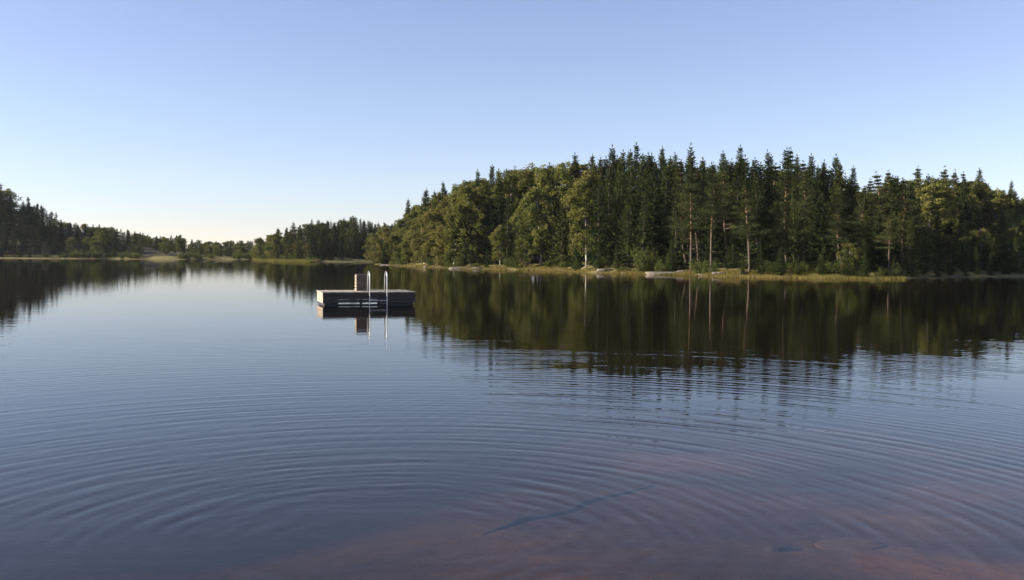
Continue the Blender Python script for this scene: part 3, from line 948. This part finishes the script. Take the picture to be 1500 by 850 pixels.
# ------------------------------------------------------------------ the left hill and the far wood
LEFT_SKY = [(-400, 200), (-150, 250), (-40, 262), (0, 270), (18, 277), (32, 292), (45, 290), (65, 302), (82, 313), (93, 322), (98, 345)]
def left_zone(px):
    return (('birch', .04), ('spruce', .40), ('pine', .56)), 'on the dark hill beyond the open water'
for px, top, inl, kind, var, wd, lab in [
    (5, 268, 38, 'pine', 1, 1.0, 'highest pine on the dark hill beyond the open water'),
    (45, 288, 34, 'pine', 4, 1.0, 'bushy pine on the middle step of the dark hill'),
    (64, 300, 30, 'spruce', 2, 1.0, 'spruce standing out on the lower step of the dark hill'),
    (83, 311, 24, 'pine', 2, 0.9, 'last pine at the foot of the dark hill')]:
    x, y, t = along(px, inl, LEFT, 150)
    used.append((x, y))
    plant(kind, x, y, height_for(px, top, x, y), lab, var=var, wide=wd)
fill(LEFT, LEFT_SKY, -45, 96, [(4, 0.18, 0.34), (9, 0.30, 0.5), (16, 0.45, 0.7), (24, 0.65, 0.85), (33, 0.82, 0.96), (40, 0.9, 1.02)], 2.9, left_zone, 26, 3, 150)

FAR_SKY = [(90, 322), (130, 325), (160, 330), (190, 336), (220, 342), (240, 345), (262, 344), (280, 350), (300, 351), (320, 353), (345, 350), (365, 352), (385, 354)]
def far_zone(px):
    if px < 195:
        return (('birch', .25), ('spruce', .45), ('pine', .30)), 'in the distant wood next to the dark hill'
    return (('birch', .45), ('spruce', .35), ('pine', .20)), 'in the distant wood beyond the small meadow'
for px, top, inl, kind, var, wd, lab in [
    (146, 331, 9, 'birch', 5, 1.25, 'large round pale tree on the far shore at the foot of the distant wood'),
    (165, 343, 10, 'birch', 2, 1.1, 'darker round tree touching the large pale one on the far shore'),
    (126, 345, 12, 'birch', 0, 1.0, 'round tree between the dark hill and the large pale tree'),
    (243, 347, 26, 'birch', 5, 1.1, 'single spreading tree standing in the small far meadow'),
    (263, 342, 34, 'birch', 1, 1.0, 'upright tree just beyond the small far meadow')]:
    x, y, t = along(px, inl, LEFT, 150)
    used.append((x, y))
    plant(kind, x, y, height_for(px, top, x, y), lab, var=var, wide=wd)
fill(LEFT, FAR_SKY, 94, 204, [(6, 0.25, 0.5), (14, 0.5, 0.75), (26, 0.7, 0.9), (45, 0.8, 0.97), (62, 0.9, 1.02)], 2.9, far_zone, 22, 2.5, 150)
fill(LEFT, FAR_SKY, 204, 392, [(48, 0.5, 0.8), (60, 0.7, 0.92), (74, 0.85, 1.0), (90, 0.93, 1.03)], 2.9, far_zone, 22, 2.5, 150)
fill(LEFT, FAR_SKY, 265, 345, [(8, 0.25, 0.6), (16, 0.5, 0.8), (28, 0.6, 0.9)], 3.0, far_zone, 22, 2.0, 150)

back_row(LEFT, LEFT_SKY, -42, 97, 7, 11, 3, 16, (30, 46), (('spruce', .4), ('pine', .5), ('birch', .1)),
         '{} along the crest of the dark far hill', 'crest of the dark far hill', (1.3, 1.7), 150)
back_row(LEFT, FAR_SKY, 94, 392, 6, 10, 0, 7, (70, 100), (('spruce', .42), ('pine', .2), ('birch', .38)),
         '{} along the skyline of the distant wood', 'skyline of the distant wood', (1.3, 1.8), 150)
back_row(LEFT, FAR_SKY, 285, 392, 6, 10, 8, 17, (7, 14), (('spruce', .3), ('pine', .1), ('birch', .6)),
         '{} at the water below the distant wood', 'water edge below the distant wood', (1.3, 1.7), 150)

def build_forest():
    data = []
    for tm, cm in KINDS['spruce']:
        pair = []
        for me, q in ((tm, None), (cm, 4)):
            v = np.empty(len(me.vertices)*3, np.float32); me.vertices.foreach_get('co', v)
            pair.append(v.reshape(-1, 3))
        t = np.empty(len(cm.vertices), np.float32); cm.attributes['tint'].data.foreach_get('value', t)
        data.append((pair[0], [tuple(p.vertices) for p in tm.polygons if len(p.vertices) == 4], pair[1], t))
    CV, CT, TV, TF = [], [], [], []
    n = 0
    for i, (x, y, h, wd) in enumerate(MASS):
        tv, tf, cv, t = data[i % len(data)]
        a = RNG.uniform(0, 6.28); sz = h/12; sx = sz*wd
        m = np.array([[math.cos(a)*sx, math.sin(a)*sx, 0], [-math.sin(a)*sx, math.cos(a)*sx, 0], [0, 0, sz]])
        o = np.array([x, y, gz(x, y)-0.05])
        CV.append(cv@m+o); CT.append(np.clip(t+RNG.uniform(-.2, .2), 0, 1))
        TV.append(tv@m+o); TF.append(np.array(tf)+n); n += len(tv)
    CV, TV = np.vstack(CV), np.vstack(TV)
    V = np.vstack([CV, TV])
    Q = np.vstack([np.arange(len(CV)).reshape(-1, 4), np.vstack(TF)+len(CV)])
    me = mesh_np('forest', V, Q, [M_SPRUCE, M_SPRUCE_BARK], tint=np.concatenate([np.concatenate(CT), np.full(len(TV), .5)]))
    mi = np.zeros(len(Q), dtype=np.int32); mi[len(CV)//4:] = 1
    me.polygons.foreach_set('material_index', mi)
    tag(link('forest', me), 'dark spruces massed along the skyline of the far shores', None, None, 'stuff')
build_forest()

# ------------------------------------------------------------------ bushes, rocks and grass along the shore
def bush(px, inl, poly, wdt, h, label, group=None, far=20, var=None):
    x, y, t = along(px, inl, poly, far)
    o = link('bush', BUSHES[random.randrange(4) if var is None else var])
    o.location = (x, y, gz(x, y)-0.08)
    o.rotation_euler = (0, 0, random.uniform(0, 6.28))
    o.scale = (wdt, wdt, h)
    tag(o, label, 'bush', group)
bush(942, 2.6, PEN, 1.7, 2.6, 'large grey-green willow bush at the water edge below the spruce wall', var=0)
bush(975, 3.8, PEN, 1.3, 1.7, 'rounded bush just behind the pale rock slab')
bush(1032, 3.4, PEN, 1.7, 1.3, 'low spreading bush between the two shore pines')
bush(748, 3.0, PEN, 1.2, 1.2, 'pale green bush under the small olive pine')
bush(592, 3.2, PEN, 1.6, 1.5, 'pale bush under the birches near the point tip')
bush(655, 3.0, PEN, 1.1, 1.0, 'light bush by the pale boulder on the birch slope')
for k in range(34):
    px = random.uniform(555, 1320)
    g = 'low bushes along the grassy bank of the point'
    bush(px, random.uniform(2.6, 4.5), PEN, random.uniform(0.5, 1.1), random.uniform(0.5, 1.3), 'low leafy bush on the grassy bank of the wooded point', g)
for k in range(7):
    g = 'low bushes behind the headland grass'
    bush(random.uniform(380, 470), random.uniform(8, 11), HEAD, random.uniform(1, 1.8), random.uniform(1, 2), 'low bush behind the headland grass', g, 150)
for k in range(30):
    g = 'bushes at the foot of the distant wood'
    bush(random.choice((random.uniform(60, 200), random.uniform(262, 385))), random.uniform(1.5, 6), LEFT, random.uniform(1.2, 2.2), random.uniform(1.2, 2.4), 'dark bush at the foot of the distant wood', g, 150)

def rock(name, x, y, z, sx_, sy_, sz_, label, seed, rot=0, mat=None, cat='rock', group=None):
    rng = np.random.default_rng(seed)
    import bmesh
    bm = bmesh.new()
    bmesh.ops.create_icosphere(bm, subdivisions=4, radius=1)
    off = rng.uniform(0, 50, 3)
    for v in bm.verts:
        c = np.array(v.co)
        q = c*1.3+off
        d = 0.22*float(noise2(np.array([q[0]+q[2]*.7]), np.array([q[1]-q[2]*.5]))[0])
        q = c*3.1+off
        d += 0.09*float(noise2(np.array([q[0]+q[2]]), np.array([q[1]-q[2]*.8]))[0])
        k = 1+d
        # flat broken faces
        co = c*k
        co[2] = min(co[2], 0.62+0.1*d)
        v.co = (co[0]*sx_, co[1]*sy_, co[2]*sz_)
    me = bpy.data.meshes.new(name)
    bm.to_mesh(me); bm.free()
    me.polygons.foreach_set('use_smooth', np.ones(len(me.polygons), dtype=bool))
    me.materials.append(mat or M_ROCK)
    o = link(name, me)
    o.location = (x, y, z-0.22*sz_)
    o.rotation_euler = (0, 0, rot)
    tag(o, label, cat, group)
    return o
for i, (px, inl, a, b, c, lab) in enumerate([
    (677, 1.2, 1.5, 0.9, 0.30, 'pale flat boulder at the water edge below the birch slope'),
    (566, 1.0, 1.1, 0.8, 0.4, 'small grey boulder at the tip of the wooded point'),
    (978, 1.6, 1.8, 1.2, 0.30, 'broad pale rock slab at the water edge beside the willow bush'),
    (886, 2.0, 0.9, 0.6, 0.34, 'brownish rock on the bank below the spruce wall'),
    (1000, 2.6, 0.6, 0.5, 0.3, 'small rock in the grass next to the broad slab'),
    (1055, 2.8, 0.8, 0.5, 0.28, 'grey rock in the grass between the shore pines'),
    (1090, 3.0, 0.5, 0.4, 0.26, 'little rock at the foot of the pine with dead branches'),
    (700, 1.6, 0.7, 0.5, 0.3, 'small grey rock just along from the pale flat boulder')]):
    x, y, t = along(px, inl, PEN)
    rock('boulder', x, y, gz(x, y)+0.05, a, b, c, lab, 500+i, random.uniform(0, 0.6))

for k in range(10):
    px = random.choice((random.uniform(556, 720), random.uniform(870, 1100)))
    x, y, t = along(px, random.uniform(-0.2, 0.9), PEN)
    a = random.uniform(0.15, 0.45)
    rock('stone', x, y, gz(x, y)+0.05, a, a*0.7, a*0.5, 'small stone lying at the waterline of the wooded point', 540+k, random.uniform(0, 3), None, 'stone', 'small stones along the waterline')

def shore_grass(name, label, poly, px0, px1, n, d0, d1, hmin, hmax, far):
    rng = np.random.default_rng(len(name)*7+n)
    px = rng.uniform(px0, px1, n)
    V, T = [], []
    tab = {}
    P = np.linspace(px0, px1, 500)
    D = np.array([along(p, 0, poly, far)[2] for p in P])
    t = np.interp(px, P, D) + rng.uniform(d0, d1, n)
    dirs = np.array([(lambda v: (v.x/math.hypot(v.x, v.y), v.y/math.hypot(v.x, v.y)))(ray(p, 376)) for p in P])
    X = np.interp(px, P, dirs[:, 0])*t; Y = np.interp(px, P, dirs[:, 1])*t
    Z = ground_z(X, Y)
    keep = (Z > -0.22) & (Z < 1.4) & (noise2(X*0.4+7, Y*0.4) > -0.35)
    X, Y, Z = X[keep], Y[keep], Z[keep]
    m = len(X)
    c = np.stack([X, Y, np.maximum(Z, -0.1)-0.03], 1)
    for k in range(5):
        a = rng.uniform(0, 6.28, m); h = rng.uniform(hmin, hmax, m)*(0.75+0.5*(noise2(X*0.8, Y*0.8)*.5+.5)); ln = rng.uniform(0.05, 0.45, m)*h
        o = np.stack([rng.normal(size=m)*0.10, rng.normal(size=m)*0.10, np.zeros(m)], 1)
        s = np.stack([np.sin(a), -np.cos(a), np.zeros(m)], 1)*0.022
        tip = np.stack([np.cos(a)*ln, np.sin(a)*ln, h], 1)
        mid = tip*np.array([0.4, 0.4, 0.6])
        b = c+o
        V.append(np.stack([b-s, b+s, b+mid+s*0.7, b+tip], 1).reshape(-1, 3))
        T.append(np.repeat(np.clip(0.5+0.3*noise2(X*0.3, Y*0.3)+rng.normal(size=m)*0.15, 0, 1), 4))
    V = np.vstack(V); T = np.concatenate(T)
    me = mesh_np(name, V, np.arange(len(V)).reshape(-1, 4), M_GRASS, tint=T)
    tag(link(name, me), label, None, None, 'stuff')
shore_grass('grass', 'yellow-green sedge grass along the bank of the wooded point', PEN, 550, 1326, 9000, -0.6, 4.5, 0.07, 0.24, 40)
shore_grass('grass', 'straw-coloured grass on the flat headland shore behind the raft', HEAD, 370, 470, 3500, -1.5, 10, 0.3, 0.6, 150)

# ------------------------------------------------------------------ things lying under the water near the beach
def sunken():
    x0, y0 = on_water(706, 783); x1, y1 = on_water(935, 717)
    k = 1.0
    P = []
    n = 9
    for i in range(n+1):
        f = i/n
        x, y = x0+(x1-x0)*f*1.12, y0+(y1-y0)*f*1.12
        P.append((x + 0.03*math.sin(i*2.1), y + 0.04*math.sin(i*1.3), 0))
    # lies on the bed: farther along the sight line than where it shows on the surface
    Q = []
    for i, (x, y, _) in enumerate(P):
        s = 1.0
        for _ in range(8):
            z = gz(x*s, y*s) + 0.004
            s = (EYE-z)/EYE
        Q.append((x*s, y*s, z))
    rad = [0.008, 0.024, 0.032, 0.018, 0.014, 0.02, 0.017, 0.013, 0.010, 0.006]
    o = MB().tube(Q, rad, 8).build('branch', M_LOG, None, True)
    tag(o, 'long dark sunken branch lying on the lake bed under the shallow water', 'branch')
    m_s = bark_mat('rusty_stone', [(0.3, (0.06, 0.045, 0.030)), (0.7, (0.135, 0.095, 0.06))], scale=(1, 1, 1))
    m_d = bark_mat('dark_stone', [(0.3, (0.02, 0.018, 0.02)), (0.7, (0.05, 0.045, 0.045))], scale=(1, 1, 1))
    for i, (px, py, a, b, c, mm, lab) in enumerate([
        (1245, 800, 0.22, 0.15, 0.022, m_s, 'flat brownish stone lying under the shallow water near the beach'),
        (1140, 806, 0.09, 0.06, 0.04, m_d, 'small dark stone under the shallow water beside the flat brownish one')]):
        x, y = on_water(px, py)
        s = 1.0
        for _ in range(8):
            s = (EYE-gz(x*s, y*s))/EYE
        rock('sunken_stone', x*s, y*s, gz(x*s, y*s)+0.02, a, b, c, lab, 700+i, 0.4, mm, 'stone')
sunken()
